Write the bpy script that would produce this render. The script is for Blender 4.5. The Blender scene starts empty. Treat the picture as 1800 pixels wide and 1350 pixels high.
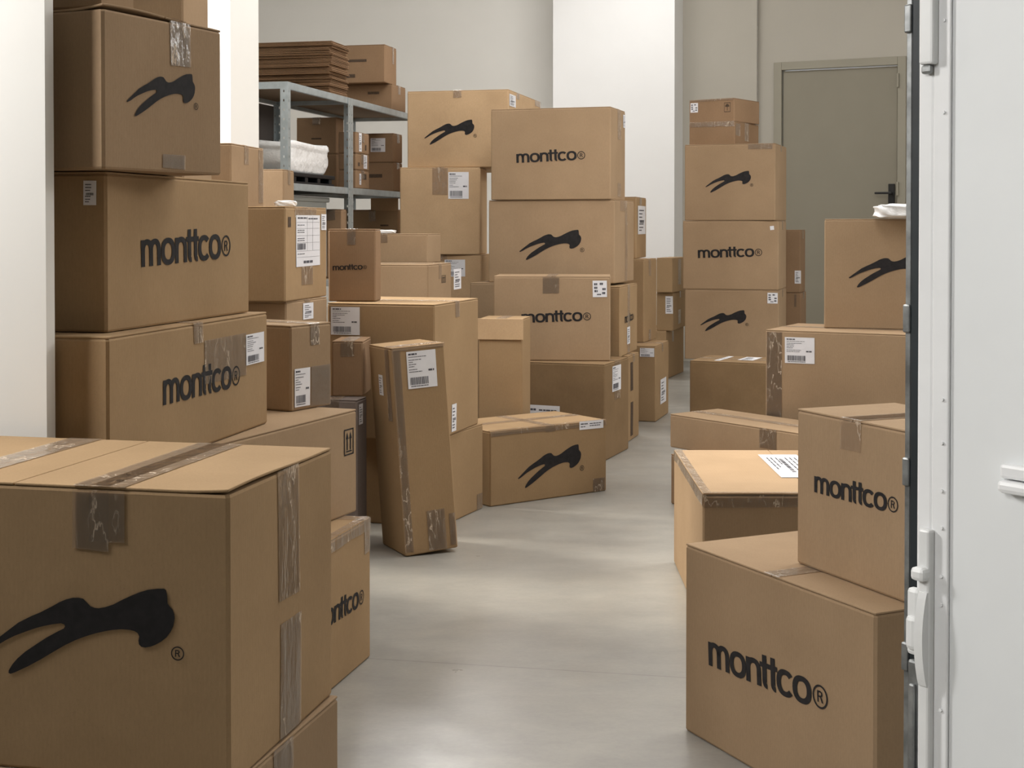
import bpy, bmesh, math, random
from mathutils import Vector, Matrix
random.seed(7)
SC = bpy.context.scene
COL = SC.collection
PI = math.pi

# ---------------------------------------------------------------- camera
cam_d = bpy.data.cameras.new('camera')
cam = bpy.data.objects.new('camera', cam_d); COL.objects.link(cam)
cam.location = (0, 0, 1.1)
cam.rotation_euler = (math.radians(89.0), 0, 0)
cam_d.sensor_fit = 'HORIZONTAL'; cam_d.sensor_width = 36
cam_d.lens = 36 * 2500 / 1800
cam_d.shift_y = (400 + 2500 * math.tan(math.radians(1.0)) - 675) / 1800
cam_d.clip_start = .05
SC.camera = cam
# ---------------------------------------------------------------- view, world, lights
SC.view_settings.view_transform = 'Standard'
SC.view_settings.look = 'None'
SC.view_settings.gamma = 1
SC.view_settings.use_curve_mapping = False
SC.view_settings.exposure = 0.0
W = bpy.data.worlds.new('world'); SC.world = W; W.use_nodes = True
W.node_tree.nodes['Background'].inputs[0].default_value = (.93, .96, 1, 1)
W.node_tree.nodes['Background'].inputs[1].default_value = 3.0

def area(name, loc, target, sx, sy, power, col=(1, .98, .95), spread=180):
    d = bpy.data.lights.new(name, 'AREA'); d.shape = 'RECTANGLE'; d.size = sx; d.size_y = sy
    d.energy = power; d.color = col; d.spread = math.radians(spread)
    o = bpy.data.objects.new(name, d); COL.objects.link(o); o.location = loc
    o.rotation_euler = (Vector(target) - Vector(loc)).to_track_quat('-Z', 'Y').to_euler()
    return o
# skylights over the aisle, windows high on the walls, added fill lamps for the jamb wall, white door and column
PW = [44, 50, 14, 3, 74, 60, 87, 40, 10.5, 22, 0.9, 5.2]
area('skylight_near', (.45, 3.9, 3.85), (.45, 3.9, 0), 1.6, 1.8, PW[0])
area('skylight_middle', (.5, 6.3, 3.85), (.5, 6.3, 0), 1.6, 2.0, PW[1])
area('skylight_far', (.9, 8.9, 3.85), (.9, 8.9, 0), 1.6, 1.6, PW[2])
area('skylight_entry', (.2, 1.6, 3.6), (.2, 1.6, 0), 1.2, 1.2, PW[3])
area('daylight_left_window', (-1.95, 5.1, 2.2), (.4, 6.6, .9), 2.0, 2.2, PW[4], (1, .99, .97))
area('daylight_back_window', (-.9, 11.0, 3.35), (0, 3, 0), 1.3, .75, PW[5])
area('daylight_right_window', (3.9, 5.8, 2.9), (-.5, 4.6, .8), 2.4, 1.2, PW[6])
area('fill_jamb_wall', (-2.05, 2.1, 2.1), (-1.1, 2.55, 1.1), .4, .5, PW[7])  # added unseen lamp, there only to brighten the jamb wall
area('fill_white_door', (-1.4, -.2, 2.2), (1.2, .9, .9), .9, .9, PW[8], spread=80)  # added lamp aimed at the open white door, no known source
area('fill_column', (1.0, 9.9, 3.85), (1.1, 10.7, 0), 1.0, .8, PW[9])  # added unseen lamp that brightens the column
W.node_tree.nodes['Background'].inputs[1].default_value = 3.0 * PW[10]
sun_d = bpy.data.lights.new('sun', 'SUN'); sun_d.energy = PW[11]; sun_d.angle = math.radians(13); sun_d.color = (1, .93, .8)
sun = bpy.data.objects.new('sun', sun_d); COL.objects.link(sun); sun.location = (-3, 8, 4)
sun.rotation_euler = Vector((.72, -.30, -.80)).to_track_quat('-Z', 'Y').to_euler()

# ---------------------------------------------------------------- materials
def nmat(name, base, rough=.8, spec=.3, metal=0):
    m = bpy.data.materials.new(name); m.use_nodes = True
    b = m.node_tree.nodes['Principled BSDF']
    b.inputs['Base Color'].default_value = (*base, 1); b.inputs['Roughness'].default_value = rough
    b.inputs['Specular IOR Level'].default_value = spec; b.inputs['Metallic'].default_value = metal
    return m, m.node_tree.nodes, m.node_tree.links, b
def add_noise(N, L, coord, scale, detail=3, sc=(1, 1, 1), rough=.55):
    mp = N.new('ShaderNodeMapping'); mp.inputs['Scale'].default_value = sc
    L.new(coord, mp.inputs['Vector'])
    n = N.new('ShaderNodeTexNoise'); n.inputs['Scale'].default_value = scale
    n.inputs['Detail'].default_value = detail; n.inputs['Roughness'].default_value = rough
    L.new(mp.outputs[0], n.inputs['Vector']); return n.outputs['Fac']
def ramp(N, L, fac, stops):
    r = N.new('ShaderNodeValToRGB'); e = r.color_ramp.elements
    while len(e) < len(stops): e.new(.5)
    for k, (p, c) in enumerate(stops):
        e[k].position = p; e[k].color = (c, c, c, 1) if isinstance(c, (int, float)) else (*c, 1)
    L.new(fac, r.inputs[0]); return r.outputs[0]
def mul(N, L, a, b, f=1.0):
    m = N.new('ShaderNodeMix'); m.data_type = 'RGBA'; m.blend_type = 'MULTIPLY'; m.inputs[0].default_value = f
    L.new(a, m.inputs[6]); L.new(b, m.inputs[7]); return m.outputs[2]
def bump(N, L, b, h, strength, dist=.001):
    n = N.new('ShaderNodeBump'); n.inputs['Strength'].default_value = strength; n.inputs['Distance'].default_value = dist
    L.new(h, n.inputs['Height']); L.new(n.outputs[0], b.inputs['Normal']); return n

def cardboard(name, c, seed):
    m, N, L, b = nmat(name, c, .85, .12)
    tc = N.new('ShaderNodeTexCoord'); ob = tc.outputs['Object']
    oi = N.new('ShaderNodeObjectInfo')
    rgb = N.new('ShaderNodeRGB'); rgb.outputs[0].default_value = (*c, 1)
    big = ramp(N, L, add_noise(N, L, ob, 3.0 + seed * .3, 4), [(.3, (.90, .89, .87)), (.7, (1.07, 1.07, 1.06))])
    fib = ramp(N, L, add_noise(N, L, ob, 1, 3, (260, 260, 90)), [(.3, .955), (.7, 1.035)])
    spk = ramp(N, L, add_noise(N, L, ob, 420, 2), [(.28, .9), (.4, 1.0)])
    uv = N.new('ShaderNodeTexCoord').outputs['UV']
    wv = N.new('ShaderNodeTexWave'); wv.wave_type = 'BANDS'; wv.bands_direction = 'X'
    wv.inputs['Scale'].default_value = 1 / .0075 * .3142; wv.inputs['Distortion'].default_value = .6; wv.inputs['Detail'].default_value = 1
    L.new(uv, wv.inputs['Vector'])
    flu = ramp(N, L, wv.outputs['Fac'], [(0, .99), (1, 1.008)])
    rnd = ramp(N, L, oi.outputs['Random'], [(0, (.93, .925, .92)), (1, (1.05, 1.05, 1.06))])
    x = mul(N, L, rgb.outputs[0], big); x = mul(N, L, x, fib); x = mul(N, L, x, spk); x = mul(N, L, x, flu); x = mul(N, L, x, rnd)
    L.new(x, b.inputs['Base Color'])
    ad = N.new('ShaderNodeMath'); ad.operation = 'ADD'
    L.new(add_noise(N, L, ob, 9, 3), ad.inputs[0])
    m2 = N.new('ShaderNodeMath'); m2.operation = 'MULTIPLY'; m2.inputs[1].default_value = .02
    L.new(wv.outputs['Fac'], m2.inputs[0]); L.new(m2.outputs[0], ad.inputs[1])
    bump(N, L, b, ad.outputs[0], .35, .004)
    return m
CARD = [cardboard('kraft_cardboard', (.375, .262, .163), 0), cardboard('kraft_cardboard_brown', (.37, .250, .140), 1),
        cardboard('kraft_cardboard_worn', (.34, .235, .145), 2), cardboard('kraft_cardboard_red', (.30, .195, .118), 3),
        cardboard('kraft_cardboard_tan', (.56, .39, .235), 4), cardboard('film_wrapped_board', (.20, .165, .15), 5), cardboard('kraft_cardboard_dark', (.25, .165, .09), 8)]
FLAPM = cardboard('kraft_cardboard_flap', (.40, .275, .17), 6)
EDGE = cardboard('cut_cardboard_edge', (.27, .165, .095), 7)

def simple(name, c, rough=.6, spec=.3, metal=0, nscale=None, amt=.08, bmp=0):
    m, N, L, b = nmat(name, c, rough, spec, metal)
    tc = N.new('ShaderNodeTexCoord').outputs['Object']
    rgb = N.new('ShaderNodeRGB'); rgb.outputs[0].default_value = (*c, 1)
    f = add_noise(N, L, tc, nscale or 6, 4)
    L.new(mul(N, L, rgb.outputs[0], ramp(N, L, f, [(.3, 1 - amt), (.7, 1 + amt * .5)])), b.inputs['Base Color'])
    if bmp: bump(N, L, b, f, bmp, .002)
    return m
INK = simple('black_print_ink', (.028, .026, .027), .75, .15, 0, 60, .25)
FAINT = simple('faint_print_ink', (.10, .07, .05), .8, .15, 0, 80, .3)
PAPER = simple('white_label_paper', (.80, .80, .84), .45, .4, 0, 20, .04)
PRINT = simple('grey_label_print', (.10, .10, .12), .6, .2, 0, 200, .3)
WALLM = simple('white_plaster_wall', (.84, .825, .79), .9, .15, 0, 1.2, .04, .15)
COLM = simple('white_painted_column', (.90, .90, .90), .85, .2, 0, 1.5, .03, .1)
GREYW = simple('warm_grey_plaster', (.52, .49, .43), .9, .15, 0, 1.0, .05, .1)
DOORM = simple('greige_door_paint', (.31, .285, .225), .55, .3, 0, 2.0, .05)
FRAMEM = simple('greige_frame_paint', (.36, .335, .27), .5, .3, 0, 3, .04)
WDOOR = simple('white_door_leaf_paint', (.82, .84, .85), .45, .4, 0, 3.0, .05, .1)
WTRIM = simple('glossy_white_door_trim', (.88, .89, .90), .3, .5, 0, 9, .05)
HARDW = simple('white_lacquered_hardware', (.80, .81, .81), .3, .5, 0, 12, .06)
GASKET = simple('dark_rubber_gasket', (.018, .024, .028), .5, .4, 0, 15, .3)
ALU = simple('worn_aluminium_edge', (.30, .31, .31), .4, .5, .6, 30, .45, .3)
BLACK = simple('matt_black_metal', (.02, .02, .02), .4, .4, 0, 10, .1)
BPLAS = simple('black_plastic', (.010, .011, .014), .5, .25, 0, 10, .1)
STEEL = simple('galvanised_steel', (.46, .52, .55), .42, .5, .55, 18, .16, .1)
CHIP = simple('chipboard_shelf', (.26, .19, .13), .8, .2, 0, 40, .15)
BIN = simple('grey_bin_plastic', (.40, .42, .40), .5, .4, 0, 8, .05)
CEIL = simple('white_ceiling', (.85, .85, .84), .9, .1, 0, 2, .03)
WINF = simple('white_window_frame', (.85, .85, .85), .4, .4, 0, 5, .03)

def tape_mat():
    m = bpy.data.materials.new('clear_packing_tape'); m.use_nodes = True; N = m.node_tree.nodes; L = m.node_tree.links
    N.remove(N['Principled BSDF']); out = N['Material Output']
    ob = N.new('ShaderNodeTexCoord').outputs['Object']
    tr = N.new('ShaderNodeBsdfTransparent'); tr.inputs[0].default_value = (.965, .935, .90, 1)
    gl = N.new('ShaderNodeBsdfGlossy'); gl.inputs['Roughness'].default_value = .13; gl.inputs[0].default_value = (1, 1, 1, 1)
    df = N.new('ShaderNodeBsdfDiffuse'); df.inputs[0].default_value = (.62, .50, .385, 1)
    n1 = add_noise(N, L, ob, 34, 4, (1, 1, .3)); n2 = add_noise(N, L, ob, 11, 3, (1, 1, .25))
    bp = N.new('ShaderNodeBump'); bp.inputs['Strength'].default_value = .9; bp.inputs['Distance'].default_value = .006
    L.new(n1, bp.inputs['Height']); L.new(bp.outputs[0], gl.inputs['Normal'])
    fr = N.new('ShaderNodeFresnel'); fr.inputs['IOR'].default_value = 1.5
    L.new(bp.outputs[0], fr.inputs['Normal'])
    mx = N.new('ShaderNodeMixShader'); L.new(fr.outputs[0], mx.inputs[0]); L.new(tr.outputs[0], mx.inputs[1]); L.new(gl.outputs[0], mx.inputs[2])
    # air creases, their glints painted in as paler colour: thin ridges of the noise
    sb = N.new('ShaderNodeMath'); sb.operation = 'SUBTRACT'; sb.inputs[1].default_value = .5; L.new(n1, sb.inputs[0])
    ab = N.new('ShaderNodeMath'); ab.operation = 'ABSOLUTE'; L.new(sb.outputs[0], ab.inputs[0])
    cr = ramp(N, L, ab.outputs[0], [(.0, .9), (.022, .0)])
    bl = ramp(N, L, n2, [(.46, 0.0), (.60, 1.0)])
    ff = mul(N, L, cr, bl)
    sm = N.new('ShaderNodeMath'); sm.operation = 'ADD'; sm.inputs[1].default_value = .17; sm.use_clamp = True; L.new(ff, sm.inputs[0])
    m3 = N.new('ShaderNodeMixShader'); L.new(sm.outputs[0], m3.inputs[0]); L.new(mx.outputs[0], m3.inputs[1]); L.new(df.outputs[0], m3.inputs[2])
    L.new(m3.outputs[0], out.inputs[0]); return m
TAPE = tape_mat()

def bag_mat():
    m, N, L, b = nmat('white_poly_bag', (.86, .86, .86), .28, .5)
    ob = N.new('ShaderNodeTexCoord').outputs['Object']
    b.inputs['Subsurface Weight'].default_value = .15; b.inputs['Subsurface Radius'].default_value = (.02, .02, .02)
    bump(N, L, b, add_noise(N, L, ob, 22, 5), .8, .012); return m
BAG = bag_mat()

def floor_mat():
    m, N, L, b = nmat('polished_concrete_floor', (.5, .49, .46), .33, .5)
    ob = N.new('ShaderNodeTexCoord').outputs['Object']
    rgb = N.new('ShaderNodeRGB'); rgb.outputs[0].default_value = (.305, .292, .266, 1)
    a = ramp(N, L, add_noise(N, L, ob, 1.0, 6, (1, 1.5, 1)), [(.25, (.88, .88, .88)), (.75, (1.10, 1.10, 1.09))])
    c = ramp(N, L, add_noise(N, L, ob, 5, 8, (1, 1.7, 1), .68), [(.25, (.84, .84, .85)), (.75, (1.14, 1.13, 1.11))])
    d = ramp(N, L, add_noise(N, L, ob, 75, 5), [(.25, .95), (.75, 1.04)])
    x = mul(N, L, mul(N, L, mul(N, L, rgb.outputs[0], a), c), d)
    # the saw cut across the aisle
    sx = N.new('ShaderNodeSeparateXYZ'); L.new(ob, sx.inputs[0])
    def mth(op, p, q):
        t = N.new('ShaderNodeMath'); t.operation = op
        for k, v in enumerate((p, q)):
            if isinstance(v, (int, float)): t.inputs[k].default_value = v
            else: L.new(v, t.inputs[k])
        return t.outputs[0]
    ln = mth('ABSOLUTE', mth('SUBTRACT', mth('ADD', sx.outputs[1], mth('MULTIPLY', sx.outputs[0], .196)), 3.541), 0)
    cut = ramp(N, L, mth('MULTIPLY', ln, 100), [(.10, .62), (.26, 1.0)])
    x = mul(N, L, x, cut)
    L.new(x, b.inputs['Base Color'])
    L.new(ramp(N, L, add_noise(N, L, ob, 5, 5), [(.25, .27), (.75, .40)]), b.inputs['Roughness'])
    hh = mth('ADD', mth('MULTIPLY', add_noise(N, L, ob, 16, 5), .5), mth('MULTIPLY', add_noise(N, L, ob, 110, 3), .16))
    bump(N, L, b, hh, .22, .004); return m
FLOOR = floor_mat()

# ---------------------------------------------------------------- mesh helpers
def link(name, bm, mats, parent=None, loc=None, smooth=False):
    me = bpy.data.meshes.new(name); bm.to_mesh(me); bm.free()
    for mt in (mats if isinstance(mats, (list, tuple)) else [mats]): me.materials.append(mt)
    if smooth:
        for p in me.polygons: p.use_smooth = True
    o = bpy.data.objects.new(name, me); COL.objects.link(o)
    if parent: o.parent = parent
    if loc: o.location = loc
    return o
def thing(name, label, cat, loc, rz=0, group=None):
    o = bpy.data.objects.new(name, None); COL.objects.link(o); o.empty_display_size = .1
    o.location = loc; o.rotation_euler = (0, 0, rz); o['label'] = label; o['category'] = cat
    if group: o['group'] = group
    return o
def tag(o, label, cat, group=None):
    o['label'] = label; o['category'] = cat
    if group: o['group'] = group
    return o
def struct(o): o['kind'] = 'structure'; return o
def cube(bm, x0, x1, y0, y1, z0, z1, bev=0, M=None, seg=2):
    r = bmesh.ops.create_cube(bm, size=1)
    vs = r['verts']
    for v in vs: v.co = Vector(((x0 + x1) / 2 + v.co.x * (x1 - x0), (y0 + y1) / 2 + v.co.y * (y1 - y0), (z0 + z1) / 2 + v.co.z * (z1 - z0)))
    if bev:
        es = list({e for v in vs for e in v.link_edges})
        r2 = bmesh.ops.bevel(bm, geom=es, offset=bev, segments=seg, profile=.5, affect='EDGES')
        vs = list({v for f in r2['faces'] for v in f.verts} | {v for v in vs if v.is_valid})
    if M:
        for v in vs: v.co = M @ v.co
    return vs
def prism(pts, z0, z1, bm=None):
    bm = bm or bmesh.new()
    a = [bm.verts.new((x, y, z0)) for x, y in pts]; b = [bm.verts.new((x, y, z1)) for x, y in pts]
    bm.faces.new(a[::-1]); bm.faces.new(b)
    for i in range(len(a)): j = (i + 1) % len(a); bm.faces.new((a[i], a[j], b[j], b[i]))
    bmesh.ops.recalc_face_normals(bm, faces=bm.faces)
    return bm
def tube(bm, p, q, r, n=12):
    p = Vector(p); q = Vector(q); d = q - p
    M = Matrix.Translation((p + q) / 2) @ d.to_track_quat('Z', 'Y').to_matrix().to_4x4()
    bmesh.ops.create_cone(bm, cap_ends=True, segments=n, radius1=r, radius2=r, depth=d.length, matrix=M)

# ---------------------------------------------------------------- lettering, traced as strokes (unit = height of a small letter)
def ring(cx, cy, ro, ri, a0=0, a1=360, n=28, p=2.0):
    out = []
    def pt(r, t):
        c, s = math.cos(t), math.sin(t); e = 2 / p
        return (cx + r[0] * math.copysign(abs(c) ** e, c), cy + r[1] * math.copysign(abs(s) ** e, s))
    for i in range(n):
        t0 = math.radians(a0 + (a1 - a0) * i / n); t1 = math.radians(a0 + (a1 - a0) * (i + 1) / n)
        out.append([pt(ro, t0), pt(ro, t1), pt(ri, t1), pt(ri, t0)])
    return out
def rect(x0, y0, x1, y1): return [[(x0, y0), (x1, y0), (x1, y1), (x0, y1)]]
ST = .285
def g_o(x): return ring(x + .59, .5, (.59, .53), (.59 - ST, .53 - .21), p=2.3), 1.18
def g_c(x): return ring(x + .57, .5, (.57, .53), (.57 - ST, .53 - .21), 40, 320, 24, 2.3), 1.05
def arch(x, w):
    r = w / 2
    return ring(x + r, 1.03 - .46, (r, .46), (r - ST, .46 - .21), 0, 180, 14, 2.3) + rect(x + w - ST, 0, x + w, .57)
def g_n(x): return rect(x, 0, x + ST, 1.0) + arch(x, 1.03), 1.03
def g_m(x): return rect(x, 0, x + ST, 1.0) + arch(x, .92) + arch(x + .92 - ST, .92), 1.59
def g_t(x): return rect(x + .17, .24, x + .17 + ST, 1.3) + rect(x, .8, x + .60, 1.0) + ring(x + .17 + .3, .26, (.3, .28), (.05, .08), 180, 275, 6), .62
def g_reg(x, y, r):
    s = r * 1.0
    o = ring(x, y, (r, r), (r * .83, r * .83), n=32)
    w = s * .16
    o += rect(x - .38 * s, y - .48 * s, x - .38 * s + w, y + .5 * s)
    o += ring(x - .02 * s, y + .23 * s, (.34 * s, .27 * s), (.34 * s - w, .27 * s - w * .85), -90, 90, 10)
    o += rect(x - .3 * s, y + .5 * s - w * .85, x, y + .5 * s) + rect(x - .3 * s, y - .04 * s, x, y - .04 * s + w * .85)
    o += [[(x - .02 * s, y - .02 * s), (x + .2 * s, y - .48 * s), (x + .39 * s, y - .48 * s), (x + .15 * s, y - .0 * s)]]
    return o
def wordmark():
    o = []; x = 0
    for g, k in ((g_m, .0), (g_o, .0), (g_n, -.07), (g_t, -.06), (g_t, -.07), (g_c, -.02), (g_o, .07)):
        q, w = g(x); o += q; x += w + k
    o += g_reg(x + .45, .5, .45); x += .9
    return [[(a / x, b / x) for a, b in p] for p in o], x
WORD, WLEN = wordmark()

# ---------------------------------------------------------------- the cartons
LOGO=[(-0.5, -0.1021), (-0.4436, -0.0587), (-0.333, 0.0236), (-0.2598, 0.061), (-0.2161, 0.0795), (-0.1507, 0.1136), (-0.1073, 0.1384), (-0.0712, 0.1536), (-0.0353, 0.1636), (-0.0066, 0.1653), (0.0191, 0.1615), (0.0362, 0.1469), (0.0575, 0.1274), (0.0788, 0.1209), (0.1001, 0.1196), (0.1357, 0.1269), (0.1783, 0.1424), (0.2278, 0.1686), (0.2772, 0.1922), (0.3194, 0.2101), (0.3615, 0.2242), (0.4103, 0.2321), (0.4451, 0.2341), (0.4562, 0.2283), (0.4603, 0.208), (0.4643, 0.1633), (0.4767, 0.1487), (0.4891, 0.1366), (0.4987, 0.1141), (0.5, 0.0949), (0.4929, 0.056), (0.4789, 0.0269), (0.4579, -0.0002), (0.43, -0.0225), (0.4021, -0.0385), (0.3741, -0.0507), (0.3461, -0.0564), (0.3251, -0.0539), (0.3139, -0.0431), (0.3112, -0.0252), (0.3155, -0.0042), (0.3072, 0.0107), (0.2904, 0.02), (0.2623, 0.0246), (0.22, 0.0245), (0.1776, 0.0192), (0.135, 0.01), (0.0852, -0.0035), (0.0352, -0.0198), (-0.0221, -0.0431), (-0.0798, -0.0717), (-0.1449, -0.1101), (-0.2103, -0.1499), (-0.2833, -0.1905), (-0.3566, -0.2259), (-0.3787, -0.2341), (-0.3904, -0.231), (-0.3889, -0.2176), (-0.3681, -0.1858), (-0.3415, -0.1563), (-0.2974, -0.119), (-0.2389, -0.0796), (-0.1806, -0.0416), (-0.1226, -0.0091), (-0.0865, 0.009), (-0.0792, 0.0199), (-0.0835, 0.0301), (-0.1007, 0.0342), (-0.1513, 0.0258), (-0.1948, 0.0152), (-0.2384, 0.0019), (-0.2968, -0.0202), (-0.3554, -0.0437), (-0.3996, -0.0664), (-0.4439, -0.0931), (-0.4882, -0.1119)]
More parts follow.
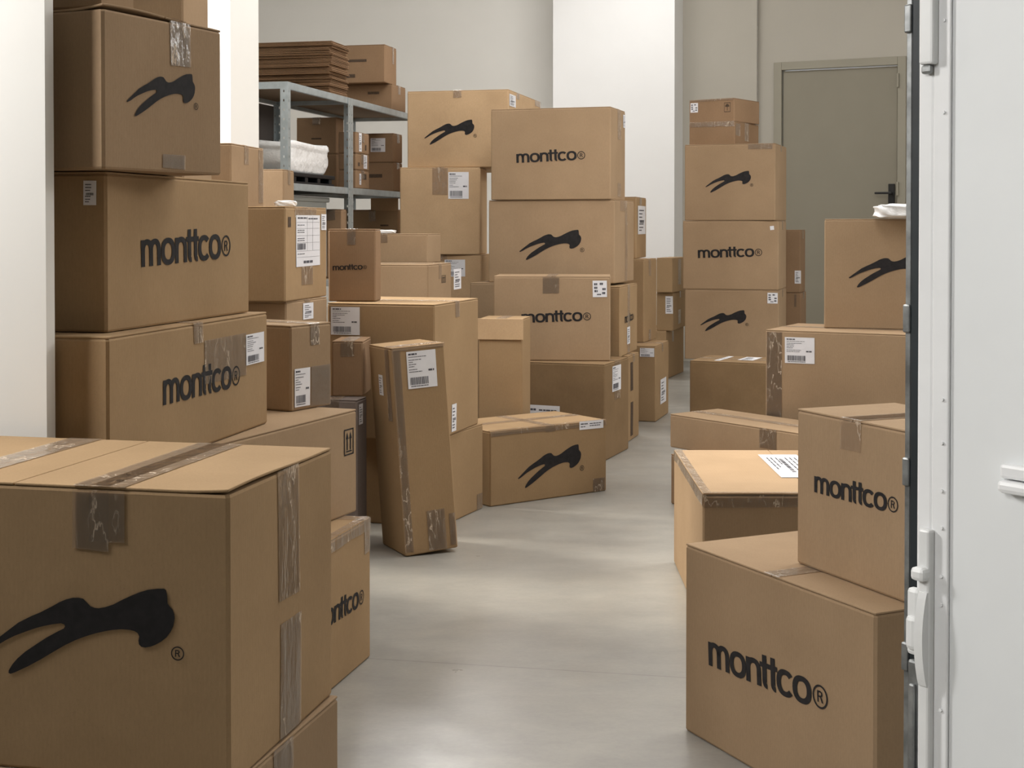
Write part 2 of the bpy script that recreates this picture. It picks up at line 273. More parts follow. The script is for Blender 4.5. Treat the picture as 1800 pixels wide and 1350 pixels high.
# name, (x, y, yaw, left side, right side, base height, height) in metres, label, seam axis, board shade, marks
BOXES=[
 ([-0.4103, 2.0088, 0.2548, 0.704, 0.441, 0.0, 0.2948], 'bottom cardboard box at lower left, under the big box with the running mark', 'b', 0, [('tape', 'R', 0.1702, 0.2417, 0.246, 0.3216)]),
 ([-0.4047, 2.0257, 0.2256, 0.6864, 0.4237, 0.2948, 0.4271], 'largest nearest box with black leaping mark and shiny tape across its top', 'bfree', 1, [('lift', 0.0055), ('logo', 'L', 0.4524, 0.2116, 0.3003), ('tape', 'L', 0.4404, 0.3303, 0.4985, 0.4195), ('tape', 'L', 0.467, 0.345, 0.524, 0.4207), ('toptape', 0.4404, 0.499), ('toptape', 0.467, 0.5244), ('toptape', 0.1914, 0.2542), ('tape', 'R', 0.1795, 0.2171, 0.2686, 0.4416), ('tape', 'R', 0.1868, -0.016, 0.2745, 0.1842), ('seamtop', 0.1), ('seamtop', 0.52)]),
 ([-0.4693, 3.2011, 0.2443, 0.352, 0.44, 0.0, 0.3594], 'low cardboard box on the floor peeking out behind the largest nearest box', 'a', 1, [('word', 'R', 0.064, 0.161, 0.3207, -0.0362), ('edge', 'R', 0.03), ('tape', 'R', 0.3942, 0.2735, 0.4362, 0.3593)]),
 ([-0.6964, 2.9653, 0.3785, 0.484, 0.789, 0.3594, 0.2681], 'wide cardboard box with a double up arrow symbol under the left stack', 'b', 0, [('icon', 'R', 0.718, 0.1531, 0.77, 0.2207)]),
 ([-0.7507, 2.6402, 0.2016, 0.44, 0.8019, 0.6275, 0.2697], 'lowest lettered box of the left wall stack, white shipping label at its upper corner', 'a', 1, [('word', 'R', 0.2261, 0.1124, 0.3988, -0.0087), ('tape', 'R', 0.4302, 0.1295, 0.6659, 0.2273), ('label', 'R', 0.6632, 0.151, 0.7762, 0.2222, 'tall')]),
 ([-0.7778, 2.7267, 0.224, 0.44, 0.6806, 0.8972, 0.3106], 'middle lettered cardboard box of the left wall stack with tiny handwritten sticker', 'b', 1, [('word', 'R', 0.1369, 0.1215, 0.4325, 0.027), ('label', 'L', 0.3927, 0.2443, 0.4201, 0.2914, 'note')]),
 ([-0.7578, 2.6418, 0.436, 0.44, 0.3611, 1.2078, 0.3027], 'worn cardboard box with leaping mark on top of the left wall stack', 'a', 2, [('lift', 0.009), ('logo', 'R', 0.1658, 0.1516, 0.207), ('tape', 'R', 0.1929, 0.2134, 0.2567, 0.3079), ('tape', 'R', 0.1684, 0.0064, 0.2391, 0.0351)]),
 ([-0.5666, 3.6344, 0.524, 0.4525, 0.1713, 0.6275, 0.2217], 'taped cardboard box with tall label and sunlit top, right of the lettered left stack', 'a', 0, [('tape', 'R', 0.0802, 0.1642, 0.1184, 0.2249), ('tape', 'R', 0.0821, -0.0015, 0.1668, 0.1088), ('label', 'R', 0.0141, 0.0082, 0.077, 0.1073, 'tall')]),
 ([-0.7602, 4.7828, 0.2581, 0.528, 0.3626, 0.0, 0.8502], 'tall plain box carrying the box with the large paper waybill', 'a', 0, [('label', 'R', 0.1399, 0.7794, 0.2303, 0.8362, 'note')]),
 ([-0.7576, 4.7519, 0.1954, 0.528, 0.428, 0.8502, 0.3209], 'upright cardboard box with a large white paper waybill and taped top edge', 'a', 1, [('label', 'R', 0.1035, 0.1131, 0.3516, 0.2905, 'form'), ('tape', 'R', 0.0924, 0.2862, 0.3157, 0.3233), ('label', 'R', 0.3655, 0.2394, 0.4221, 0.2968, 'note'), ('tape', 'R', 0.1594, 0.0487, 0.2773, 0.1182), ('slot', 'R', 0.0255, 0.2498, 0.0528, 0.2841)]),
 ([-0.9627, 4.8785, 0.1438, 0.22, 0.3503, 1.1711, 0.2191], 'small box with taped right edge standing on the waybill box', 'a', 2, [('tape', 'R', 0.1355, 0.1493, 0.1839, 0.2212), ('tape', 'R', 0.2921, 0.0187, 0.3489, 0.2179)]),
 ([-0.27, 5.1737, 0.3833, 0.44, 0.4177, 0.0, 0.3331], 'small floor box whose taped side shows right of the leaning carton', 'b', 1, [('tape', 'R', 0.3558, 0.001, 0.4119, 0.0622)]),
 ([-0.2772, 5.0738, 0.2993, 0.4173, 0.4932, 0.3331, 0.4922], 'large box with sunlit top and square white label behind the leaning carton', 'a', 1, [('label', 'L', 0.0156, 0.3745, 0.1301, 0.476, 'wide'), ('label', 'R', 0.1773, 0.0097, 0.2277, 0.1113, 'note'), ('tape', 'L', -0.0003, 0.3719, 0.0153, 0.4757)]),
 ([-0.5053, 5.2621, 0.0847, 0.1773, 0.1144, 0.8253, 0.2695], 'small reddish brown lettered box sitting on the large sunlit box', 'b', 3, [('word', 'L', 0.0171, 0.1143, 0.1282, 0.0354), ('tape', 'L', 0.0709, 0.2094, 0.1028, 0.2705)]),
 ([-0.512, 4.8785, 0.0411, 0.108, 0.2014, 0.5191, 0.1908], 'small plain box squeezed between left stack and leaning carton', 'b', 3, []),
 ([-0.5218, 4.783, 0.2127, 0.176, 0.105, 0.0, 0.519], 'grey film wrapped box under the small plain box left of the leaning carton', 'b', 5, [('label', 'R', 0.0132, 0.431, 0.0557, 0.5003, 'note')]),
 ([0.3955, 5.9292, -0.6307, 0.5966, 0.352, 0.0, 0.298], 'low battered box with leaping mark alone on the floor at the aisle bend', 'wrap', 1, [('logo', 'L', 0.2966, 0.1313, 0.3233), ('label', 'L', 0.4491, 0.265, 0.5769, 0.2991, 'strip'), ('tape', 'L', 0.522, 0.0022, 0.5865, 0.0566), ('edge', 'L', 0.022)]),
 ([0.0441, 6.122, 0.1726, 0.1922, 0.22, 0.0, 0.7056], 'tall narrow box with a folded over flap behind the low battered box', 'b', 1, [('fold', 'L', 0.09)]),
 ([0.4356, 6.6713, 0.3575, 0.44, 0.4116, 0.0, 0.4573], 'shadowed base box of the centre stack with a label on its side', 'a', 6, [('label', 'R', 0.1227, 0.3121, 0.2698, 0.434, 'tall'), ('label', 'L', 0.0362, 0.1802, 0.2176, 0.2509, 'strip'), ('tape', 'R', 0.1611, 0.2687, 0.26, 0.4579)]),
 ([0.4715, 6.8268, 0.0749, 0.5629, 0.3392, 0.4573, 0.4081], 'lettered box in the centre with square white sticker at its top right corner', 'b', 0, [('word', 'L', 0.1369, 0.1814, 0.3346, 0.0378), ('label', 'L', 0.4795, 0.3066, 0.5478, 0.3857, 'stamp'), ('tape', 'L', 0.2385, 0.3249, 0.3181, 0.4125)]),
 ([0.594, 7.2694, 0.3038, 0.1936, 0.2601, 0.0, 0.4419], 'floor box with dark vertical tape strips behind the centre stack base', 'a', 1, [('slot', 'R', 0.0533, 0.2552, 0.108, 0.4022), ('slot', 'R', 0.0546, 0.021, 0.1096, 0.1963)]),
 ([0.5467, 7.1864, 0.2629, 0.176, 0.4932, 0.4419, 0.3598], 'narrow box with faint small lettering right of the central lettered box', 'a', 1, [('word', 'R', 0.1257, 0.1637, 0.2642, 0.015), ('tape', 'R', 0.2048, 0.0017, 0.2734, 0.3656), ('label', 'R', 0.1903, 0.0495, 0.273, 0.1388, 'note')]),
 ([0.526, 7.2888, 0.3057, 0.6805, 0.4475, 0.8119, 0.4313], 'box with leaping mark second from the top of the tall centre stack', 'a', 0, [('logo', 'L', 0.337, 0.1964, 0.3351), ('tape', 'R', 0.1211, 0.3722, 0.2398, 0.4301), ('tape', 'R', 0.2261, 0.0008, 0.2824, 0.4321)]),
 ([0.5046, 7.2871, 0.3011, 0.6442, 0.3361, 1.2432, 0.4766], 'topmost lettered box of the tall centre stack', 'a', 0, [('word', 'L', 0.1408, 0.1926, 0.3706, 0.034), ('tape', 'R', 0.1496, 0.3156, 0.2302, 0.4798), ('tape', 'R', 0.1519, 0.0159, 0.232, 0.0885), ('label', 'R', 0.2834, 0.3857, 0.3386, 0.4544, 'note')]),
 ([-0.1706, 7.8916, 0.2094, 0.44, 0.352, 0.468, 0.4808], 'half hidden box with white label at the bottom of the rear tan stack', 'b', 4, [('label', 'L', 0.2314, 0.3566, 0.349, 0.4511, 'wide')]),
 ([-0.1767, 7.8923, 0.0902, 0.45, 0.352, 0.9488, 0.4864], 'bright tan box with taped top and shipping label under the upper leaping mark box', 'b', 4, [('label', 'L', 0.272, 0.3091, 0.3865, 0.4578, 'tall'), ('tape', 'L', 0.1827, 0.3314, 0.2687, 0.4865)]),
 ([-0.0194, 7.8741, 0.2362, 0.5857, 0.8228, 1.4352, 0.4298], 'highest box with leaping mark, on top of the rear tan stack left of centre', 'b', 4, [('logo', 'L', 0.2456, 0.1954, 0.2907), ('label', 'R', 0.0156, 0.3386, 0.1652, 0.405, 'note'), ('tape', 'R', 0.193, 0.3919, 0.2633, 0.4372), ('tape', 'R', 0.6645, 0.3935, 0.8393, 0.4302)]),
 ([0.8121, 8.0263, 0.2866, 0.264, 0.4081, 0.0, 0.431], 'floor box right of the centre stack, white labels on its front and side', 'a', 1, [('label', 'L', 0.1739, 0.3668, 0.2556, 0.4164, 'wide'), ('label', 'R', 0.1318, 0.082, 0.3157, 0.2247, 'note')]),
 ([0.7664, 8.2517, 0.3317, 0.264, 0.3195, 0.431, 0.4851], 'tall plain box standing on the doubly labelled floor box', 'a', 1, [('tape', 'R', 0.1104, 0.383, 0.1684, 0.4785), ('tape', 'R', 0.1134, -0.0048, 0.1713, 0.0666)]),
 ([0.7317, 8.3731, 0.2315, 0.176, 0.4179, 0.9161, 0.3653], 'thin box with a tall white label high against the bright column', 'a', 1, [('label', 'R', 0.0568, 0.1419, 0.3755, 0.3119, 'note'), ('tape', 'R', 0.1273, 0.3041, 0.2246, 0.3639)]),
 ([1.1141, 10.2722, 0.3337, 0.44, 0.5956, 0.0, 0.3513], 'farthest floor box at the end of the aisle beside the column', 'a', 1, [('tape', 'R', 0.1889, 0.2587, 0.2468, 0.3552)]),
 ([1.1655, 10.2772, 0.2846, 0.1221, 0.5884, 0.3513, 0.2791], 'distant labelled box in the middle of the far aisle stack', 'a', 1, [('label', 'L', 0.0668, 0.1234, 0.121, 0.2503, 'note'), ('tape', 'R', 0.2132, 0.0372, 0.3149, 0.1403)]),
 ([1.1539, 10.2353, 0.3548, 0.1169, 0.4214, 0.6303, 0.251], 'distant unlabelled box on top of the far aisle stack', 'a', 1, [('tape', 'R', 0.176, 0.0501, 0.2658, 0.2367)]),
 ([1.5982, 8.5133, 0.2871, 0.5665, 0.4467, 0.2975, 0.4263], 'lowest box with leaping mark in the stack by the grey door', 'a', 0, [('logo', 'L', 0.2343, 0.2374, 0.2788), ('label', 'L', 0.4989, 0.3458, 0.5598, 0.4098, 'stamp')]),
 ([1.5953, 8.5134, 0.2923, 0.5767, 0.4387, 0.7237, 0.4179], 'lettered box in the middle of the stack by the grey door', 'a', 0, [('word', 'L', 0.0929, 0.1893, 0.3879, 0.0326), ('patch', 'L', 0.5277, 0.3592, 0.5514, 0.3831)]),
 ([1.5748, 8.5113, 0.3256, 0.5498, 0.4784, 1.1417, 0.4633], 'upper box with leaping mark in the stack by the grey door, taped top edge', 'a', 0, [('logo', 'L', 0.266, 0.2334, 0.2762), ('tape', 'L', 0.3863, 0.4279, 0.5327, 0.468)]),
 ([1.3531, 8.6514, 0.5086, 0.2966, 0.4346, 1.605, 0.1432], 'small heavily taped box directly under the topmost one by the grey door', 'a', 3, [('edge', 'L', 0.03), ('tape', 'R', 0.0143, 0.0532, 0.0947, 0.1282), ('tape', 'R', 0.1751, 0.0264, 0.2482, 0.142)]),
 ([1.359, 8.7047, 0.6354, 0.3145, 0.3374, 1.7482, 0.1444], 'topmost small box with shipping symbols in the stack by the grey door', 'a', 3, [('label', 'L', 0.0102, 0.066, 0.0626, 0.1252, 'stamp'), ('fragile', 'L', 0.2446, 0.0587, 0.2876, 0.1166), ('edge', 'L', 0.012)]),
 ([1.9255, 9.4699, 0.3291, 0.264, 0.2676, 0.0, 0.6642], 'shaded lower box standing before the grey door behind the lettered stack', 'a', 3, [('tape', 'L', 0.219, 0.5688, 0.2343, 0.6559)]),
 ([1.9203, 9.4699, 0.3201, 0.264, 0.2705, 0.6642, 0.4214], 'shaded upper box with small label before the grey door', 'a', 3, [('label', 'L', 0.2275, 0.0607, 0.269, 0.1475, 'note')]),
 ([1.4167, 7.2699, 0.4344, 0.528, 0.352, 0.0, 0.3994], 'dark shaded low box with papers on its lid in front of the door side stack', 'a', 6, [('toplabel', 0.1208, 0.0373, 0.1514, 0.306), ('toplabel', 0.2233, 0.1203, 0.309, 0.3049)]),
 ([1.6188, 5.5002, 0.4956, 0.66, 0.44, 0.0, 0.6829], 'wide box with big shipping label under the half seen leaping mark box at right', 'a', 0, [('label', 'L', 0.0818, 0.5482, 0.2049, 0.6537, 'wide'), ('tape', 'L', 0.0027, 0.2656, 0.0689, 0.6741)]),
 ([1.8744, 5.6935, 0.3318, 0.6138, 0.44, 0.6829, 0.4527], 'box with a half seen leaping mark beside the open white door, white bag on it', 'a', 0, [('logo', 'L', 0.2519, 0.2404, 0.3044)]),
 ([0.9509, 5.2613, 0.8807, 0.5021, 0.2464, 0.0, 0.1988], 'barely visible box under the flat taped box on the right', 'b', 3, []),
 ([1.0711, 5.2659, 0.9193, 0.6993, 0.28, 0.1988, 0.1376], 'long flat taped box lying behind the tape edged box on the right', 'a', 0, [('tape', 'L', 0.4943, 0.0587, 0.5812, 0.1504)]),
 ([0.5214, 3.8743, 1.5846, 0.7825, 0.616, 0.0, 0.3705], 'large box with taped top edges and bright left side behind the lower right box', 'a', 0, [('lift', 0.004), ('edge', 'R', 0.035), ('edge', 'L', 0.03), ('toplabel', 0.1036, 0.2576, 0.52, 0.3812)]),
 ([0.6501, 2.5323, 1.1222, 0.6262, 0.352, 0.0, 0.4103], 'nearest box at lower right with big slanting lettering', 'b', 0, [('nodrop',), ('word', 'L', 0.0956, 0.1681, 0.4005, 0.0515)]),
 ([0.7306, 2.5757, 1.1648, 0.3686, 0.2477, 0.4103, 0.3187], 'lettered box standing on the nearest lower right box', 'b', 0, [('word', 'L', 0.0646, 0.1559, 0.2611, 0.0105), ('tape', 'L', 0.1484, 0.2569, 0.2134, 0.32), ('toptape', 0.1484, 0.2129)]),
 ([-0.358, 6.072, 0.2269, 0.396, 0.3696, 0.484, 0.4576], 'box with arrow symbol and side label on the sunlit box pile, behind the reddish box', 'a', 0, [('label', 'R', 0.4064, 0.331, 0.5356, 0.4245, 'note'), ('icon', 'R', 0.2075, 0.37, 0.2723, 0.4026)]),
 ([-0.3596, 6.0984, 0.2269, 0.396, 0.3696, 0.0, 0.484], 'plain box hidden under the arrow marked box of the left pile', 'b', 0, []),
 ([-0.3907, 6.6, 0.2269, 0.44, 0.22, 0.9346, 0.1364], 'shallow plain box with a scrap of plastic on it, below the steel shelf', 'b', 0, []),
 ([-0.4024, 6.6176, 0.2269, 0.44, 0.22, 0.44, 0.4946], 'plain box hidden directly under the shallow plain box below the shelf', 'b', 0, []),
 ([-0.4024, 6.6176, 0.2269, 0.44, 0.22, 0.0, 0.44], 'plain floor box hidden at the foot of the pile below the shelf', 'b', 0, []),
 ([-0.1715, 7.9376, 0.2094, 0.396, 0.3344, 0.0, 0.4673], 'plain floor box hidden at the foot of the rear tan stack', 'b', 0, []),
 ([0.2501, 7.3568, 0.2618, 0.484, 0.3344, 0.0, 0.4048], 'plain floor box hidden behind the centre stack base', 'b', 0, []),
 ([0.2528, 7.348, 0.2793, 0.4928, 0.3344, 0.4048, 0.4057], 'shadowed plain box supporting the two top boxes of the centre stack', 'b', 0, []),
 ([1.5444, 8.58, 0.2793, 0.44, 0.352, 0.0, 0.2957], 'hidden floor box carrying the stack by the grey door', 'b', 0, []),
 ([-0.9647, 4.18, 0.1745, 0.352, 0.1936, 1.4256, 0.6424], 'box cut by the top of the picture before the left window', 'a', 2, []),
 ([-0.9647, 4.18, 0.1745, 0.352, 0.22, 0.924, 0.5016], 'hidden box directly under the one cut by the picture top', 'b', 0, []),
 ([-0.9725, 4.2064, 0.1571, 0.3696, 0.22, 0.44, 0.484], 'hidden third box down before the left window', 'b', 0, []),
 ([-0.9725, 4.2064, 0.1571, 0.3696, 0.22, 0.0, 0.44], 'hidden floor box before the left window', 'b', 0, []),
 ([-0.9528, 5.94, 0.0698, 0.2112, 0.1936, 0.88, 0.4638], 'plain box with faint print just left of the front shelf post', 'a', 2, []),
 ([-0.958, 5.9576, 0.0698, 0.1936, 0.176, 0.44, 0.44], 'hidden box beneath the faintly printed one left of the shelf post', 'b', 0, []),
 ([-0.958, 5.9576, 0.0698, 0.1936, 0.176, 0.0, 0.44], 'hidden floor box left of the shelf post', 'b', 0, []),
]

AW = .048
class Carton:
    """one closed carton: body, flaps, tape, label, print"""
    def __init__(s, geo, label, seam, shade, marks, group='cardboard boxes piled in the store room', root=None):
        x, y, yaw, a, b, z0, h = geo; z0 += .0016; h -= .0018
        s.a, s.b, s.h = a, b, h; s.rng = random.Random(hash(label) % 99991 if False else sum(ord(c) * (i + 3) for i, c in enumerate(label)))
        c, sn = math.cos(yaw), math.sin(yaw)
        cx = x + (-c * a + sn * b) / 2; cy = y + (sn * a + c * b) / 2
        s.root = root or thing('cardboard_box', label, 'box', (cx, cy, z0), -yaw, group)
        s.mat = CARD[shade]; small = min(a, b, h) < .14
        s.amp = {k: s.rng.uniform(-.001, .0035) * (0.4 if small else 1) for k in 'LRBK'}
        s.lift = max([d[1] for d in marks if d[0] == 'lift'] or [0])
        s.body(); s.flaps(seam)
        tops = {}
        for d in marks:
            if d[0] == 'tape' and d[5] > h - .02: tops.setdefault(d[1], []).append((d[2] + d[4]) / 2)
        for d in marks: s.mark(d)
        if seam in 'ab':
            fc = 'R' if seam == 'a' else 'L'; w = b if seam == 'a' else a
            u = tops[fc][0] if fc in tops else w / 2
            if not any(d[0] in ('toptape', 'edge', 'nodrop') for d in marks) or fc in tops:
                s.seamtape(seam, u, drop=0 if fc in tops else s.rng.uniform(.035, .07))
            elif any(d[0] == 'nodrop' for d in marks): s.seamtape(seam, u, drop=0)
        if seam == 'wrap':
            s.seamtape('b', a * .5, drop=.03); s.seamtape('a', b * .55, drop=.04)
    def off(s, fc, u, v):
        w = {'L': s.a, 'K': s.a, 'R': s.b, 'B': s.b}[fc]
        uu = min(max(u / w, 0), 1); vv = min(max(v / s.h, 0), 1)
        return s.amp[fc] * math.sin(PI * uu) * math.sin(PI * vv)
    def toplift(s, x, y):
        # the lid stands slightly proud along the right hand edge
        if not s.lift: return 0
        t = max(0, (x - (s.a / 2 - .09)) / .09); q = y / s.b + .5
        return s.lift * t * t * max(0, .55 + .45 * math.sin(5.2 * q + .4)) * min(1, max(0, (1 - q) * 9))
    def P(s, fc, u, v, e=0.0):
        a, b = s.a, s.b; d = s.off(fc, u, v) + e if fc != 'T' else 0
        if fc == 'L': return Vector((u - a / 2, -b / 2 - d, v))
        if fc == 'R': return Vector((a / 2 + d, u - b / 2, v))
        if fc == 'K': return Vector((a / 2 - u, b / 2 + d, v))
        if fc == 'B': return Vector((-a / 2 - d, b / 2 - u, v))
        if fc == 'T': return Vector((u - a / 2, v - b / 2, s.h + e + s.toplift(u - a / 2, v - b / 2)))
    def body(s):
        a, b, h = s.a, s.b, s.h - .005; r = .005; n = 7
        prof = []; ulen = 0
        for fc, w in (('L', a), ('R', b), ('K', a), ('B', b)):
            for i in range(n + 1):
                u = r + (w - 2 * r) * i / n; prof.append((fc, u, ulen + u))
            ulen += w
        bm = bmesh.new(); uvl = bm.loops.layers.uv.new('UVMap')
        zs = [0, .004] + [h * k / 6 for k in range(1, 6)] + [h - .004, h]
        rows = []; ph = s.rng.uniform(0, 9)
        for zi, z in enumerate(zs):
            row = []
            for k, (fc, u, ul) in enumerate(prof):
                p = s.P(fc, u, z * s.h / h)
                if zi in (0, len(zs) - 1):
                    p.x -= math.copysign(.002, p.x); p.y -= math.copysign(.002, p.y)
                p.z = z
                row.append(bm.verts.new(p))
            rows.append(row)
        m = len(prof)
        for i in range(len(zs) - 1):
            for k in range(m):
                j = (k + 1) % m
                f = bm.faces.new((rows[i][k], rows[i][j], rows[i + 1][j], rows[i + 1][k]))
                ua = prof[k][2]; ub = prof[j][2] if j else ulen
                for lp, (uu, vv) in zip(f.loops, ((ua, zs[i]), (ub, zs[i]), (ub, zs[i + 1]), (ua, zs[i + 1]))): lp[uvl].uv = (uu, vv)
        bm.faces.new(rows[0][::-1]); bm.faces.new(rows[-1])
        s.bodyo = link('box_body', bm, [s.mat], s.root, smooth=False)
        # glued corner joint strip, pressed paper edge beside the near corner
    def flaps(s, seam):
        a, b, h = s.a, s.b, s.h; t = .0045; g = .0015
        ax = 'a' if seam in ('a', 'wrap') else 'b'
        for sg in (-1, 1):
            bm = bmesh.new()
            if ax == 'a': x0, x1 = -a / 2 + .0012, a / 2 - .0012; y0, y1 = sorted((sg * g / 2, sg * (b / 2 - .0008)))
            else: y0, y1 = -b / 2 + .0012, b / 2 - .0012; x0, x1 = sorted((sg * g / 2, sg * (a / 2 - .0008)))
            cube(bm, x0, x1, y0, y1, h - t, h, .0018)
            if s.lift:
                for q in range(1, 14): bmesh.ops.bisect_plane(bm, geom=bm.verts[:] + bm.edges[:] + bm.faces[:], plane_co=(0, -b / 2 + b * q / 14, 0), plane_no=(0, 1, 0))
                for q in (.09, .07, .05, .03, .015): bmesh.ops.bisect_plane(bm, geom=bm.verts[:] + bm.edges[:] + bm.faces[:], plane_co=(a / 2 - q, 0, 0), plane_no=(1, 0, 0))
                for v in bm.verts: v.co.z += s.toplift(v.co.x, v.co.y)
            uvl = bm.loops.layers.uv.new('UVMap')
            for f in bm.faces:
                for lp in f.loops: lp[uvl].uv = (lp.vert.co.x, lp.vert.co.y) if ax == 'b' else (lp.vert.co.y, lp.vert.co.x)
            link('top_flap', bm, [s.mat], s.root)
    def strip(s, pts_l, pts_r, name='packing_tape'):
        bm = bmesh.new(); A = [bm.verts.new(p) for p in pts_l]; B = [bm.verts.new(p) for p in pts_r]
        for i in range(len(A) - 1): bm.faces.new((A[i], B[i], B[i + 1], A[i + 1]))
        bmesh.ops.recalc_face_normals(bm, faces=bm.faces)
        return link(name, bm, [TAPE], s.root)
    def seamtape(s, seam, u, drop=.05, w=AW, rr=None):
        a, b, h = s.a, s.b, s.h; e = .0012; u0, u1 = u - w / 2, u + w / 2; sides = []
        for uu in (u0, u1):
            pts = []; q = s.rng.uniform(-.004, .004)
            if seam == 'b':
                if drop:
                    for k in range(4): pts.append(s.P('L', uu, h - (drop + q) * (1 - k / 3.3), e))
                pts += [s.P('T', uu, -.0006, .0002), s.P('T', uu, .004, e)] + [s.P('T', uu, b * k / 5, e) for k in range(1, 5)] + [s.P('T', uu, b - .004, e)]
                if drop:
                    pts.append(s.P('T', uu, b + .0006, .0002))
                    for k in range(1, 4): pts.append(s.P('K', a - uu, h - drop * k / 3, e))
            else:
                if drop:
                    for k in range(4): pts.append(s.P('R', uu, h - (drop + q) * (1 - k / 3.3), e))
                pts += [s.P('T', a + .0006, uu, .0002), s.P('T', a - .004, uu, e)] + [s.P('T', a * (1 - k / 5), uu, e) for k in range(1, 5)] + [s.P('T', .004, uu, e)]
                if drop:
                    pts.append(s.P('T', -.0006, uu, .0002))
                    for k in range(1, 4): pts.append(s.P('B', b - uu, h - drop * k / 3, e))
            sides.append(pts)
        s.strip(*sides)
    def decal(s, fc, polys, org, sx, sy, ang, name, mats, e=.0012, parent=None, cuts=0, idx=None):
        bm = bmesh.new(); ca, sa = math.cos(ang), math.sin(ang)
        w = {'L': s.a, 'R': s.b, 'T': s.a}.get(fc, 1); hh = s.h if fc != 'T' else s.b
        for k, p in enumerate(polys):
            vs = [bm.verts.new((x * sx, y * sy, 0)) for x, y in p]
            try: f = bm.faces.new(vs)
            except ValueError: continue
            if idx: f.material_index = idx[k]
        if cuts:
            bmesh.ops.triangulate(bm, faces=[f for f in bm.faces if len(f.verts) > 4])
            xs = [v.co.x for v in bm.verts]; ys = [v.co.y for v in bm.verts]
            for k in range(1, cuts):
                for (lo, hi, nn) in ((min(xs), max(xs), (1, 0, 0)), (min(ys), max(ys), (0, 1, 0))):
                    c = lo + (hi - lo) * k / cuts
                    bmesh.ops.bisect_plane(bm, geom=bm.verts[:] + bm.edges[:] + bm.faces[:], plane_co=(c * nn[0], c * nn[1], 0), plane_no=nn)
        for v in bm.verts:
            x, y = v.co.x, v.co.y
            v.co = s.P(fc, org[0] + x * ca - y * sa, org[1] + x * sa + y * ca, e)
        bmesh.ops.recalc_face_normals(bm, faces=bm.faces)
        return link(name, bm, mats, parent or s.root)
    def mark(s, d):
        k = d[0]; a, b, h = s.a, s.b, s.h
        if k == 'logo':
            _, fc, u, v, w = d
            s.decal(fc, [LOGO], (u, v), w, w, 0, 'printed_logo', [INK], cuts=6)
            s.decal(fc, g_reg(.515, -.075, .034), (u, v), w, w, 0, 'registered_mark', [INK])
        elif k == 'word':
            _, fc, u, v, w, ang = d
            s.decal(fc, WORD, (u, v), w / math.cos(ang), w / math.cos(ang), ang, 'printed_wordmark', [INK if w > .06 else FAINT])
        elif k == 'tape':
            _, fc, u0, v0, u1, v1 = d; v0 = max(v0, .002); v1 = min(v1, h - .001)
            q = s.rng.uniform(-.004, .004); n = 5
            s.strip([s.P(fc, u0, v0 + q + (v1 - v0 - q) * i / n, .0012) for i in range(n + 1)], [s.P(fc, u1, v0 + (v1 - v0) * i / n, .0012) for i in range(n + 1)])
        elif k == 'toptape': s.seamtape('b', (d[1] + d[2]) / 2, 0, d[2] - d[1])
        elif k in ('seamtop', 'nodrop', 'lift'): pass
        elif k == 'edge':
            _, fc, w = d; W_ = a if fc == 'L' else b; n = 6; e = .0016
            if fc == 'L': s.strip([s.P('T', a * i / n, w * .8, e) for i in range(n + 1)], [s.P('T', a * i / n, .001, e) for i in range(n + 1)])
            else: s.strip([s.P('T', a - w * .8, b * i / n, e) for i in range(n + 1)], [s.P('T', a - .001, b * i / n, e) for i in range(n + 1)])
            s.strip([s.P(fc, W_ * i / n, h, e) for i in range(n + 1)], [s.P(fc, W_ * i / n, h - w - s.rng.uniform(-.003, .003), e) for i in range(n + 1)])
        elif k == 'label': s.label(d[1], d[2], d[3], d[4], d[5], d[6])
        elif k == 'toplabel': s.label('T', d[1], max(d[2], .01), d[3], d[4], 'note')
        elif k == 'patch': s.decal(d[1], rect(0, 0, d[4] - d[2], d[5] - d[3]), (d[2], d[3]), 1, 1, .1, 'round_sticker', [PAPER])
        elif k == 'slot': s.decal(d[1], rect(0, 0, d[4] - d[2], d[5] - d[3]), (d[2], d[3]), 1, 1, 0, 'printed_mark', [FAINT])
        elif k == 'fragile':
            w, q = d[4] - d[2], d[5] - d[3]; t = .06
            p = rect(0, 0, 1, t) + rect(0, 1 - t, 1, 1) + rect(0, t, t, 1 - t) + rect(1 - t, t, 1, 1 - t) + rect(.46, .15, .54, .6) + ring(.5, .55, (.33, .3), (.0, .0), 0, 180, 10)
            s.decal(d[1], p, (d[2], d[3]), w, q, 0, 'printed_handling_symbol', [FAINT])
        elif k == 'icon':
            w, q = d[4] - d[2], d[5] - d[3]; t = .05
            p = rect(0, 0, 1, t) + rect(0, 1 - t, 1, 1) + rect(0, t, t * 1.6, 1 - t) + rect(1 - t * 1.6, t, 1, 1 - t) + rect(.2, .12, .8, .17)
            for cx in (.33, .67): p += rect(cx - .05, .2, cx + .05, .65) + [[(cx - .14, .62), (cx + .14, .62), (cx, .88)]]
            s.decal(d[1], p, (d[2], d[3]), w, q, 0, 'printed_up_arrows', [INK])
        elif k == 'fold':
            w = d[2]; bm = bmesh.new()
            cube(bm, -a / 2 - .004, a / 2 + .006, -b / 2 - .010, -b / 2 - .004, h - w, h + .002, .002)
            o = link('folded_flap', bm, [CARD[4]], s.root); o['label'] = 'paler flap folded over the front'
